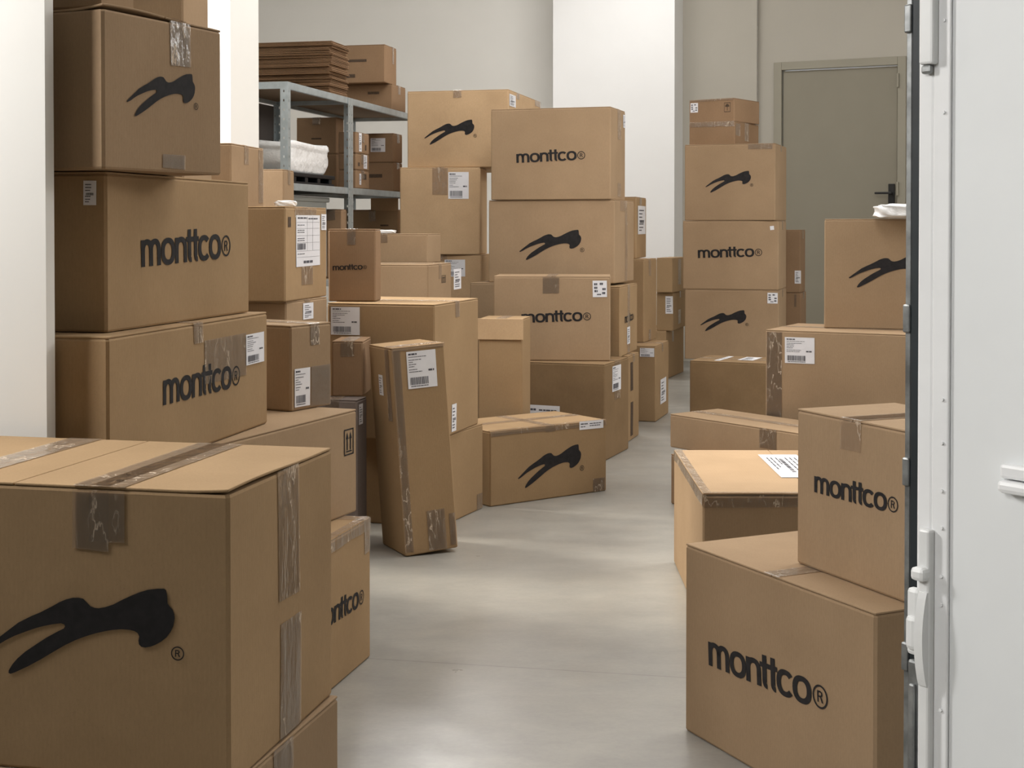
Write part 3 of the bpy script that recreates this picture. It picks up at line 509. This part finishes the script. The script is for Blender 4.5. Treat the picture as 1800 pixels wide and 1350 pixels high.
    def label(s, fc, u0, v0, u1, v1, style):
        w, q = u1 - u0, v1 - v0; tilt = s.rng.uniform(-.012, .012)
        n = 3
        grid = []
        for i in range(n):
            for j in range(n): grid += rect(w * i / n, q * j / n, w * (i + 1) / n, q * (j + 1) / n)
        lb = s.decal(fc, grid, (u0, v0), 1, 1, tilt, 'shipping_label', [PAPER], e=.0018)
        p = []; R_ = s.rng
        def line(x, y, ln, hh):
            while ln > 0:
                wd = min(ln, R_.uniform(.03, .11) if hh < .03 else R_.uniform(.08, .16)); p.extend(rect(x, y, x + wd * .86, y + hh)); x += wd; ln -= wd
        def bars(x0, x1, y0, y1):
            x = x0
            while x < x1:
                t = R_.choice((.008, .013, .02)); p.extend(rect(x, y0, min(x + t, x1), y1)); x += t + R_.choice((.007, .011, .016))
        if style in ('tall', 'wide'):
            line(.06, .9, .3, .045); line(.06, .84, .62, .015)
            for y in (.76, .70, .64, .58, .50, .44): line(.06, y, R_.uniform(.15, .55), .018)
            line(.72, .44, .2, .05)
            bars(.08, .70, .10, .30); line(.1, .05, .6, .022)
        elif style == 'form':
            for y in (.18, .30, .46, .60, .74, .86): p.extend(rect(.02, y, .98, y + .004))
            for x in (.45, .68): p.extend(rect(x, .30, x + .006, .98))
            line(.06, .93, .4, .03); line(.5, .92, .4, .025)
            for y in (.80, .70, .66, .54, .5, .24): line(.05, y, .3, .014)
            bars(.05, .38, .33, .45); line(.3, .06, .4, .05)
        elif style == 'note':
            for y in (.82, .70, .58, .34, .22, .12): line(.15, y, R_.uniform(.3, .65), .04)
            bars(.2, .8, .40, .50)
        elif style == 'stamp':
            for x, y in ((.1, .72), (.5, .74), (.1, .5), (.68, .42), (.66, .18), (.12, .3)): line(x, y, .24, .13)
            line(.3, .12, .3, .08)
        else:
            line(.05, .62, .3, .14); line(.42, .62, .5, .1); line(.42, .36, .45, .1); line(.05, .3, .2, .1)
        s.decal(fc, [[(x * w, y * q) for x, y in r] for r in p], (u0, v0), 1, 1, tilt, 'label_print', [PRINT], e=.0024, parent=lb)

for geo, label, seam, shade, marks in BOXES:
    Carton(geo, label, seam, shade, marks)

# the tall carton leaning to the left
gx, gy, gz, ga, gb, gh, e1, e2, e3 = -0.3546, 4.7259, 0.0032, 0.2254, 0.1908, 0.6988, -0.0141, -0.0666, 0.4401
Rm = (Matrix.Rotation(e3, 4, 'Z') @ Matrix.Rotation(e2, 4, 'Y') @ Matrix.Rotation(e1, 4, 'X'))
# local frame: R runs along +x (length gb), L runs along +y (length ga); the carton builder wants R along +y and L along -x
root = thing('cardboard_box', 'tall slender carton leaning in the aisle with a big white shipping label', 'box', (0, 0, 0), 0, 'cardboard boxes piled in the store room')
Mx = Matrix.Translation((gx, gy, gz)) @ Rm @ Matrix.Rotation(-PI / 2, 4, 'Z') @ Matrix.Translation((-ga / 2, gb / 2, 0))
root.matrix_world = Mx
Carton((0, 0, 0, ga, gb, 0, gh), 'leaning', 'b', 1, [
    ('label', 'R', .050, .555, .155, .680, 'wide'), ('label', 'L', .085, .53, .125, .60, 'note'),
    ('tape', 'R', .0, .01, .03, .69), ('tape', 'R', .085, .0, .150, .14), ('edge', 'R', .012),
    ('tape', 'R', .165, .01, .188, .12), ('tape', 'L', .155, .45, .195, .697)], root=root)

# ---------------------------------------------------------------- the room
bm = bmesh.new(); cube(bm, -6, 6, -4, 16, -.2, 0); struct(link('floor', bm, FLOOR))
struct(link('ceiling', prism([(-4.4, -4), (4.4, -4), (4.4, 16), (-4.2, 16), (-4.2, 6.95), (-1.36, 6.25), (-2.2, 2.95), (-4.4, 3.3)], 4.0, 4.2), CEIL))
H_ = 4.0
def wall(name, p, q, th, side, z0=0, z1=H_, m=WALLM):
    p = Vector(p); q = Vector(q); d = (q - p).normalized(); n = Vector((-d.y, d.x)) * th * side
    return struct(link(name, prism([p, q, q + n, p + n], z0, z1), m))
k = .88
D_ = Vector((.225, .974)); X_ = Vector((.974, -.225))
def at(px, Y): return Vector(((px - 900) / 2500 * Y, Y))
# jamb wall on the left in the foreground
j0 = Vector((-.972, 2.965)) * k; wall('wall_front_left', j0, j0 + Vector((-2.6, .56)), .03, -1, 0, H_)
# left wall with the tall window, seen at a glancing angle
pe = Vector((-1.28, 7.2)) * k
ls = pe - D_ * 3.6
wa, wb = pe - D_ * .30, pe - D_ * 1.62
wall('wall_left', wa, pe, .25, 1)
wall('trim_left_sill', wb, wa, .25, 1, 0, .95); wall('trim_left_lintel', wb, wa, .25, 1, 3.5, H_)
wall('wall_left_near', ls, wb, .25, 1)
pl = pe - X_ * 2.6
wall('wall_left_recess', pe - X_ * .25, pl, .2, -1)
wall('wall_left_far', pl, pl + D_ * 6.6, .2, 1)
# window frame
wf = bmesh.new(); nrm = Vector((-D_.y, D_.x))
def framebar(p, q, z0, z1): prism([p + nrm * .12, q + nrm * .12, q + nrm * .18, p + nrm * .18], z0, z1, wf)
L_ = (wa - wb).length
for t in (0, L_ / 3 - .02, 2 * L_ / 3 - .02, L_ - .05): framebar(wb + D_ * t, wb + D_ * (t + .05), .95, 3.5)
for z in (.95, 2.3, 3.45): framebar(wb, wa, z, z + .05)
struct(link('window_1', wf, WINF))
# rear walls: recess, column, return, door wall
c0 = at(972, 12.9) * k
b0 = c0 + D_ * .35; b1 = b0 - X_ * 5.2
wall('wall_back_left', b1, b0 + X_ * .2, .2, 1)
c1 = c0 + X_ * 1.10 * k
col = struct(link('wall_column', prism([c0, c1, c1 + D_ * .62, c0 + D_ * .62], 0, H_), COLM))
r0 = c1 + D_ * .6; r1 = r0 + X_ * .60
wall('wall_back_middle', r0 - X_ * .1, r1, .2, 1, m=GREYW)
dw0 = at(1331, 13.45) * k
wall('wall_back_return', r1 - X_ * .001, Vector((r1.x + .09, r1.y + .36)), .15, 1, m=COLM)
DX = Vector((.906, -.4226)); DN = Vector((-.4226, -.906))
A_ = at(1360, 13.2) * k; 
tt = 1.34 * k
dwL = A_ - DX * .25; 
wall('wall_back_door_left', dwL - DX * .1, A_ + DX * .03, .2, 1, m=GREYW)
Dtop = 1.1 + (400 - 111) / 2500 * 13.2 * k
def sol(px):   # along the door wall
    r = (px - 900) / 2500; return (r * A_.y - A_.x) / (DX.x - r * DX.y)
dR = A_ + DX * sol(1592)
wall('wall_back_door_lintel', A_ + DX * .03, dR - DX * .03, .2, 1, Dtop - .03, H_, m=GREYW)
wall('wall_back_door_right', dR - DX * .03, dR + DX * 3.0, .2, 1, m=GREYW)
door = struct(bpy.data.objects.new('door_1', None)); COL.objects.link(door)
door.location = (A_.x, A_.y, 0); door.rotation_euler = (0, 0, math.atan2(DX.y, DX.x))
wd = (dR - A_).length; fw = .065
bm = bmesh.new()
cube(bm, 0, fw, -.02, .12, 0, Dtop, .004); cube(bm, wd - fw, wd, -.02, .12, 0, Dtop, .004); cube(bm, fw, wd - fw, -.02, .12, Dtop - fw, Dtop, .004)
link('door_frame', bm, FRAMEM, door)
bm = bmesh.new(); cube(bm, fw + .006, wd - fw - .006, .012, .06, .01, Dtop - fw - .008, .003); leaf = link('door_leaf', bm, DOORM, door)
hx = sol(1566.5); hz = lambda y: 1.1 + (400 - y) / 2500 * (A_.y + DX.y * hx)
bm = bmesh.new(); cube(bm, hx - .025, hx + .025, -.002, .012, hz(372), hz(323), .004)
tube(bm, (hx, -.006, hz(362)), (hx, .0, hz(362)), .010)
link('handle_plate', bm, BLACK, leaf)
bm = bmesh.new(); tube(bm, (hx, .0, hz(339.5)), (hx, -.055, hz(339.5)), .010); cube(bm, hx - .12, hx + .012, -.066, -.046, hz(341.5), hz(337.5), .004)
link('lever_handle', bm, BLACK, leaf)
bm = bmesh.new(); 
for z in (.4, 1.35, 2.2): cube(bm, wd - fw - .004, wd - fw + .012, -.034, -.012, z, z + .11, .003)
link('hinge', bm, FRAMEM, door)
bm = bmesh.new(); cube(bm, 4.2, 4.4, -4, 16, 0, H_); struct(link('wall_right', bm, WALLM))
bm = bmesh.new(); cube(bm, -6, 6, -4.2, -4, 0, H_); struct(link('wall_behind', bm, DOORM))
bm = bmesh.new(); cube(bm, -4.4, -4.2, -4, 5, 0, H_); struct(link('wall_entry_left', bm, DOORM))

# ---------------------------------------------------------------- open white door on the right, close to the camera
door2 = struct(bpy.data.objects.new('door_2', None)); COL.objects.link(door2)
E0 = Vector((.5115, 1.72)); dd = Vector((.605, -.796))
door2.location = (E0.x, E0.y, 0); door2.rotation_euler = (0, 0, math.atan2(dd.y, dd.x))
# local +x runs along the leaf towards the camera, local -y faces the visible side
bm = bmesh.new(); cube(bm, .0, .95, .0, .045, .02, 2.6, .003); lf = link('door_leaf', bm, WDOOR, door2)
bm = bmesh.new(); cube(bm, .0, .024, -.005, .0, .02, 2.6, .002); link('raised_border', bm, WTRIM, lf)
bm = bmesh.new(); cube(bm, -.022, .0, -.004, .02, .02, 2.6, .003); o = link('edge_trim', bm, WTRIM, lf)
bm = bmesh.new(); cube(bm, -.040, -.018, .004, .040, .02, 2.6, .004); o = link('rubber_gasket', bm, GASKET, door2); o['label'] = 'black gasket strip along the door edge'
bm = bmesh.new(); cube(bm, -.0475, -.040, .006, .040, .02, 2.6, .001)
for z in (.55, .78, .97, 1.34): cube(bm, -.049, -.039, .002, .01, z, z + .035, .002)
link('metal_edge_strip', bm, ALU, door2)
zz = lambda y, Y=1.72: 1.1 + (400 - y) / 2500 * Y
bm = bmesh.new(); cube(bm, -.012, .008, -.018, -.004, zz(115), 2.6, .003); link('locking_rod', bm, HARDW, door2)
bm = bmesh.new(); cube(bm, -.010, .006, -.017, -.004, .02, zz(930), .003); link('locking_rod', bm, HARDW, door2)
bm = bmesh.new(); cube(bm, -.012, .002, -.014, -.006, zz(131), zz(115), .003); link('rod_end', bm, ALU, door2)
bm = bmesh.new(); cube(bm, -.014, .006, -.028, -.010, zz(1020), zz(996), .005); link('keeper_block', bm, HARDW, door2)
bm = bmesh.new(); cube(bm, -.030, -.012, -.013, .0, zz(1160), zz(1040), .005); link('latch_housing', bm, HARDW, door2)
bm = bmesh.new(); cube(bm, -.029, -.012, -.018, -.002, zz(1150), zz(1088), .006); link('latch_button', bm, HARDW, door2)
bm = bmesh.new(); outer = []; inner = []
for i in range(15):
    t_ = i / 14; zc = zz(1040 + 165 * t_); dep = .012 + .009 * math.sin(PI * t_) ** .8
    outer.append((-dep - .007, zc)); inner.append((-dep + .007, zc))
prof = outer + inner[::-1]
va = [bm.verts.new((-.007, y, z)) for y, z in prof]; vb = [bm.verts.new((.005, y, z)) for y, z in prof]
n_ = len(prof); bm.faces.new(va[::-1]); bm.faces.new(vb)
for i in range(n_): bm.faces.new((va[i], va[(i + 1) % n_], vb[(i + 1) % n_], vb[i]))
bmesh.ops.recalc_face_normals(bm, faces=bm.faces)
link('latch_lever', bm, HARDW, door2)
bm = bmesh.new(); cube(bm, -.030, -.006, -.010, .0, .3, zz(1170), .003); cube(bm, -.024, -.016, -.016, -.010, .3, zz(1210), .002); link('latch_guide', bm, ALU, door2)
bm = bmesh.new(); cube(bm, .098, .6, -.012, .0, zz(838, 1.65), zz(812, 1.65), .004); cube(bm, .098, .6, -.018, .0, zz(862, 1.65), zz(840, 1.65), .005)
link('push_bar', bm, WTRIM, door2)
bm = bmesh.new()
for z in [zz(y) for y in (40, 200, 700, 776, 860, 925, 1010, 1060, 1245)]: tube(bm, (.016, -.0075, z), (.016, -.0045, z), .0022, 8)
link('rivet', bm, WTRIM, lf)

# ---------------------------------------------------------------- steel shelving
def post_mesh(h, w=.036):
    bm = bmesh.new()
    def plate(o, ex):
        xs = [0, w * .42, w * .58, w]; z = 0; zsl = [0]
        while z < h - .05: zsl += [z + .020, z + .031]; z += .044
        zsl.append(h); prev = None
        for i, zv in enumerate(zsl):
            row = [bm.verts.new(Vector(o) + Vector(ex) * x + Vector((0, 0, zv))) for x in xs]
            if prev:
                for c in range(3):
                    if c == 1 and i % 2 == 0 and i < len(zsl) - 1: continue
                    bm.faces.new((prev[c], prev[c + 1], row[c + 1], row[c]))
            prev = row
    plate((0, 0, 0), (1, 0, 0)); plate((0, 0, 0), (0, 1, 0))
    return bm
LEV = [2.03 * k, 1.49 * k, .95 * k, .22 * k]
LEV = [1.1 + (z / k - 1.25) * k if False else z for z in LEV]
def shelf(name_label, p, length, depth=.42, panel=False):
    # local x runs along the aisle, local y runs away from it to the left
    root = thing('shelving_unit', name_label, 'shelf', (p.x, p.y, 0), math.atan2(D_.y, D_.x), 'steel shelving units behind the boxes')
    top = LEV[0] - .0005
    for (cx, cy, sx, sy) in ((0, 0, 1, 1), (length, 0, -1, 1), (0, depth, 1, -1), (length, depth, -1, -1)):
        bm = post_mesh(top); 
        for v in bm.verts: v.co = Vector((cx + v.co.x * sx, cy + v.co.y * sy, v.co.z))
        o = link('post', bm, STEEL, root); md = o.modifiers.new('thickness', 'SOLIDIFY'); md.thickness = .0022; md.offset = 0
    for z in LEV:
        bh = .034
        for (x0, x1, y0, y1) in ((.002, length - .002, .002, .006), (.002, length - .002, depth - .006, depth - .002), (.002, .006, .006, depth - .006), (length - .006, length - .002, .006, depth - .006)):
            bm = bmesh.new(); cube(bm, x0, x1, y0, y1, z - bh, z, .001)
            # rolled lower lip
            if y1 - y0 < .01: cube(bm, x0, x1, min(y0, .006) if y0 < .1 else y0 - .012, y1 if y0 > .1 else y1 + .012, z - bh, z - bh + .003)
            link('beam', bm, STEEL, root)
        bm = bmesh.new(); cube(bm, .006, length - .006, .006, depth - .006, z - .012, z - .002); link('shelf_board', bm, CHIP, root)
    if panel:  # added dark sheet: shade inside the bay put into its colour
        bm = bmesh.new(); cube(bm, .004, length - .004, depth - .001, depth + .002, LEV[3], LEV[0] - .04); o = link('shade_sheet', bm, SHADEM, root); o['label'] = 'added dark sheet standing in for the shade in the bay'
        bm = bmesh.new(); cube(bm, -.003, -.0005, .10, depth - .004, LEV[3], LEV[0] - .04)
        bm.free()
    return root
SHADEM = simple('bay_shade_colour', (.10, .09, .085), .6, .2, 0, 6, .1)
P1 = Vector((-1.198, 7.6)) * k
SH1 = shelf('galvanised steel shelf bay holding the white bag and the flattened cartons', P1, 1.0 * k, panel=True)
P2 = P1 + D_ * (1.0 * k + .004)
SH2 = shelf('galvanised steel shelf bay further back holding labelled boxes', P2, 1.34 * k)

def on_shelf(base, t, dpt): # point at distance t along the aisle and dpt away from it
    return base + D_ * t + Vector((-D_.y, D_.x)) * dpt
FY = math.atan2(D_.x, D_.y)
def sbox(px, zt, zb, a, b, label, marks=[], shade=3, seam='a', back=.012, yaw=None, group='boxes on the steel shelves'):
    # near corner stands where the sight line crosses the shelf's aisle edge
    r = (px - 900) / 2500; q = P1 + Vector((-D_.y, D_.x)) * back
    t = (r * q.y - q.x) / (D_.x - r * D_.y); n = q + D_ * t
    return Carton([n.x, n.y, FY if yaw is None else yaw, a, b, zb, zt - zb], label, seam, shade, marks, group)
ZT = LEV[0]; ZM = LEV[1]; ZL = LEV[2]
def zpx(y, Y): return 1.1 + (400 - y) / 2500 * Y
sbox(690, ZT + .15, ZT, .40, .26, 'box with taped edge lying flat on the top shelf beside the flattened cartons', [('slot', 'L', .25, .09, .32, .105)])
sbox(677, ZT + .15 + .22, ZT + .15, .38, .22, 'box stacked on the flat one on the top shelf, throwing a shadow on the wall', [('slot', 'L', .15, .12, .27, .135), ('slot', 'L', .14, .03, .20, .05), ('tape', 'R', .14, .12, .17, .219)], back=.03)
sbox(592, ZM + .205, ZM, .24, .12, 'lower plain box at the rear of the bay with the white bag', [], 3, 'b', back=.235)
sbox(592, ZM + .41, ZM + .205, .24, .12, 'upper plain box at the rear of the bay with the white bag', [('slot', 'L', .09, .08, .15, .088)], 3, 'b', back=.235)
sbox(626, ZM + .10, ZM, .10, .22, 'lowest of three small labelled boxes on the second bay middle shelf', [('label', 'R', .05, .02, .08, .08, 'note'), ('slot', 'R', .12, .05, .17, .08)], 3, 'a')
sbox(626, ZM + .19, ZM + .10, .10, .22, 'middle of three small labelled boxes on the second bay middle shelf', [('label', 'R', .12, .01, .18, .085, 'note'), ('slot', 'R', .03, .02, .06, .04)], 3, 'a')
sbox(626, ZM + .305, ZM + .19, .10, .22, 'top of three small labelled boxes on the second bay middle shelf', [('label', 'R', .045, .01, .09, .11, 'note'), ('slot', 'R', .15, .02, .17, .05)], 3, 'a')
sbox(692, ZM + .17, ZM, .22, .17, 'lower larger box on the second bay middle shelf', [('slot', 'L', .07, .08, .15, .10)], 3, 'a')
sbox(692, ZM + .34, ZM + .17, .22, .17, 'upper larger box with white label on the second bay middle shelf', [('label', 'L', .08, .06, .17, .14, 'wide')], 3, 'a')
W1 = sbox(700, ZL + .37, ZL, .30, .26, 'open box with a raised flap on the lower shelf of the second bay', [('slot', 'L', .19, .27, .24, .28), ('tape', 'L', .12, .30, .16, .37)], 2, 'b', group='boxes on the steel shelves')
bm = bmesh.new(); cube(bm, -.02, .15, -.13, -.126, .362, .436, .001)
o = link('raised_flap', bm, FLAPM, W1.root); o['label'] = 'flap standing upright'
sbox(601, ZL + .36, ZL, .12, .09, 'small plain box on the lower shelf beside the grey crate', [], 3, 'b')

# flattened cartons on the top shelf
q = on_shelf(P1, .60, .0)
proto = None; nS = 22
fdirs = (Vector((-D_.y, D_.x)))
def flat_mesh():
    bm = bmesh.new(); Lx, Ly, t = .27, .46, .0036
    for s0 in (0, 1):
        z0 = .0008 + s0 * .0062
        vs = cube(bm, -Lx / 2 + s0 * .003, Lx / 2 - s0 * .012, -Ly / 2, Ly / 2, z0, z0 + t, .0006, seg=1)
        for v in vs:
            if v.co.x > 0: v.co.z += (.0 if s0 == 0 else -.0) ; 
    # folded edge joining both sheets on the aisle side
    cube(bm, -Lx / 2 + .03, -Lx / 2 + .034, -Ly / 2 + .03, Ly / 2 - .03, .001, .0106)
    return bm
fc = on_shelf(P1, .60 + .135, .235)
for i in range(nS):
    if proto is None:
        o = link('flattened_carton', flat_mesh(), [EDGE]); proto = o
    else:
        o = proto.copy(); COL.objects.link(o)
    o.location = (fc.x + random.uniform(-.010, .010), fc.y + random.uniform(-.014, .014), ZT + .001 + i * .0122)
    o.rotation_euler = (0, 0, math.atan2(D_.y, D_.x) + random.uniform(-.02, .02))
    tag(o, ('lowest flattened brown carton, lying directly on the top shelf' if i == 0 else 'uppermost flattened brown carton of the thick pile on the top shelf' if i == nS - 1 else 'flattened brown carton inside the thick pile on the top shelf'), 'flattened box', 'flattened cartons on the top shelf')

# black tray and white bag on the middle shelf
tp = on_shelf(P1, .40, .125)
bm = bmesh.new(); cube(bm, -.30, .30, -.10, .10, .0, .012, .003)
for x in (-.245, -.09, .08, .245): cube(bm, x - .02, x + .02, -.10, .10, .012, .035, .003)
cube(bm, -.305, .305, -.103, .103, .035, .055, .004)
tag(link('plastic_pallet', bm, BPLAS, None), 'black plastic tray under the white bag on the steel shelf', 'tray')
o = bpy.data.objects['plastic_pallet']; o.location = (tp.x, tp.y, ZM); o.rotation_euler = (0, 0, math.atan2(D_.y, D_.x))
def bag_mesh(w, d, h, p=3.2, rim=True, seed=0, nn=28, mm=18):
    rg = random.Random(seed); bm = bmesh.new(); rows = []
    ph = [rg.uniform(0, 6.28) for _ in range(6)]
    for j in range(mm + 1):
        t = j / mm; z = h * t
        prof = (1 - abs(2 * t - 1) ** 5) ** .5 if t < .5 else 1.0
        s = .90 + .1 * min(1, t * 3) if t < .8 else 1.0
        if t < .04: s *= .93
        if rim and t > .8: s = 1.06 - .02 * math.sin((t - .8) / .2 * PI)
        if t > .985: s *= .93
        row = []
        for i in range(nn):
            a = 2 * PI * i / nn; c, q_ = math.cos(a), math.sin(a); e = 2 / p
            wob = 1 + .02 * math.sin(3 * a + ph[0] + 5 * t) + .014 * math.sin(7 * a + ph[1] - 9 * t) + .008 * math.sin(13 * a + ph[2] + 14 * t)
            row.append(bm.verts.new((w / 2 * s * wob * math.copysign(abs(c) ** e, c), d / 2 * s * wob * math.copysign(abs(q_) ** e, q_), z + .006 * math.sin(4 * a + ph[3]) * t)))
        rows.append(row)
    for j in range(mm):
        for i in range(nn): bm.faces.new((rows[j][i], rows[j][(i + 1) % nn], rows[j + 1][(i + 1) % nn], rows[j + 1][i]))
    bm.faces.new(rows[0][::-1])
    # crumpled top
    c = bm.verts.new((0, 0, h * 1.03))
    mid = [bm.verts.new((v.co.x * .6, v.co.y * .6, h * (1.0 + .03 * math.sin(i * 1.7 + ph[4])))) for i, v in enumerate(rows[-1])]
    for i in range(nn):
        bm.faces.new((rows[-1][i], rows[-1][(i + 1) % nn], mid[(i + 1) % nn], mid[i])); bm.faces.new((mid[i], mid[(i + 1) % nn], c))
    return bm
o = link('plastic_bag', bag_mesh(.57, .18, .150, p=5.5, seed=3), [BAG], smooth=True)
o.location = (tp.x, tp.y, ZM + .0555); o.rotation_euler = (0, 0, math.atan2(D_.y, D_.x) - .0)
tag(o, 'white shiny plastic bag with folded rim on the steel shelf', 'bag')
def pillow(w, d, h, seed, name, label, loc, rz):
    rg = random.Random(seed); bm = bmesh.new(); bmesh.ops.create_uvsphere(bm, u_segments=40, v_segments=24, radius=1)
    ph = [rg.uniform(0, 6.28) for _ in range(8)]
    for v in bm.verts:
        x, y, z = v.co; f = lambda t: math.copysign(abs(t) ** .45, t)
        wob = 1 + .05 * math.sin(5 * x + ph[0]) * math.sin(6 * y + ph[1]) + .05 * math.sin(9 * z + 7 * x + ph[2])
        v.co = Vector((f(x) * w / 2 * wob, f(y) * d / 2 * wob, max(f(z) * h / 2 * (1 + .12 * math.sin(7 * x + ph[3]) * math.sin(6 * y + ph[4])), -h / 2) + h / 2))
    o = link(name, bm, [BAG], smooth=True); o.location = loc; o.rotation_euler = (0, 0, rz)
    return tag(o, label, 'bag')
q1 = at(1590, 6.62) * k
pillow(.24, .22, .058, 5, 'plastic_bag', 'white bubble bag lying on the half seen box beside the open door', (q1.x, q1.y, 1.290 * k + .002), -.2)
q1 = at(502, 5.72) * k
pillow(.075, .06, .022, 8, 'plastic_bag', 'small crumpled white plastic scrap on the waybill box before the shelf post', (q1.x, q1.y, 1.331 * k + .002), .3)
q1 = at(679, 7.66) * k
pillow(.09, .07, .016, 11, 'plastic_bag', 'thin white plastic scrap on the shallow box below the shelf', (q1.x, q1.y, 1.217 * k + .002), .1)

# grey crate on the lower shelf of the first bay
cp = on_shelf(P1, .43, .24)
bm = bmesh.new(); vs = cube(bm, -.34, .34, -.15, .15, 0, .42, .012)
cube(bm, -.355, .355, -.16, .16, .395, .42, .006)
tag(link('storage_crate', bm, BIN), 'grey plastic crate on the lower shelf of the front bay', 'crate')
o = bpy.data.objects['storage_crate']; o.location = (cp.x, cp.y, ZL); o.rotation_euler = (0, 0, math.atan2(D_.y, D_.x))
bm = bmesh.new(); cube(bm, .20, .28, -.158, -.148, .26, .34, .004)
link('crate_grip', bm, [simple('dark_grip', (.12, .13, .12))], o)

# box on top of the left stack, cut by the picture
Carton([-.78, 2.70, .30, .46, .12, 1.722 * k + .0, .3], 'box cut by the top left corner of the picture on the leaping mark box', 'a', 2, [])
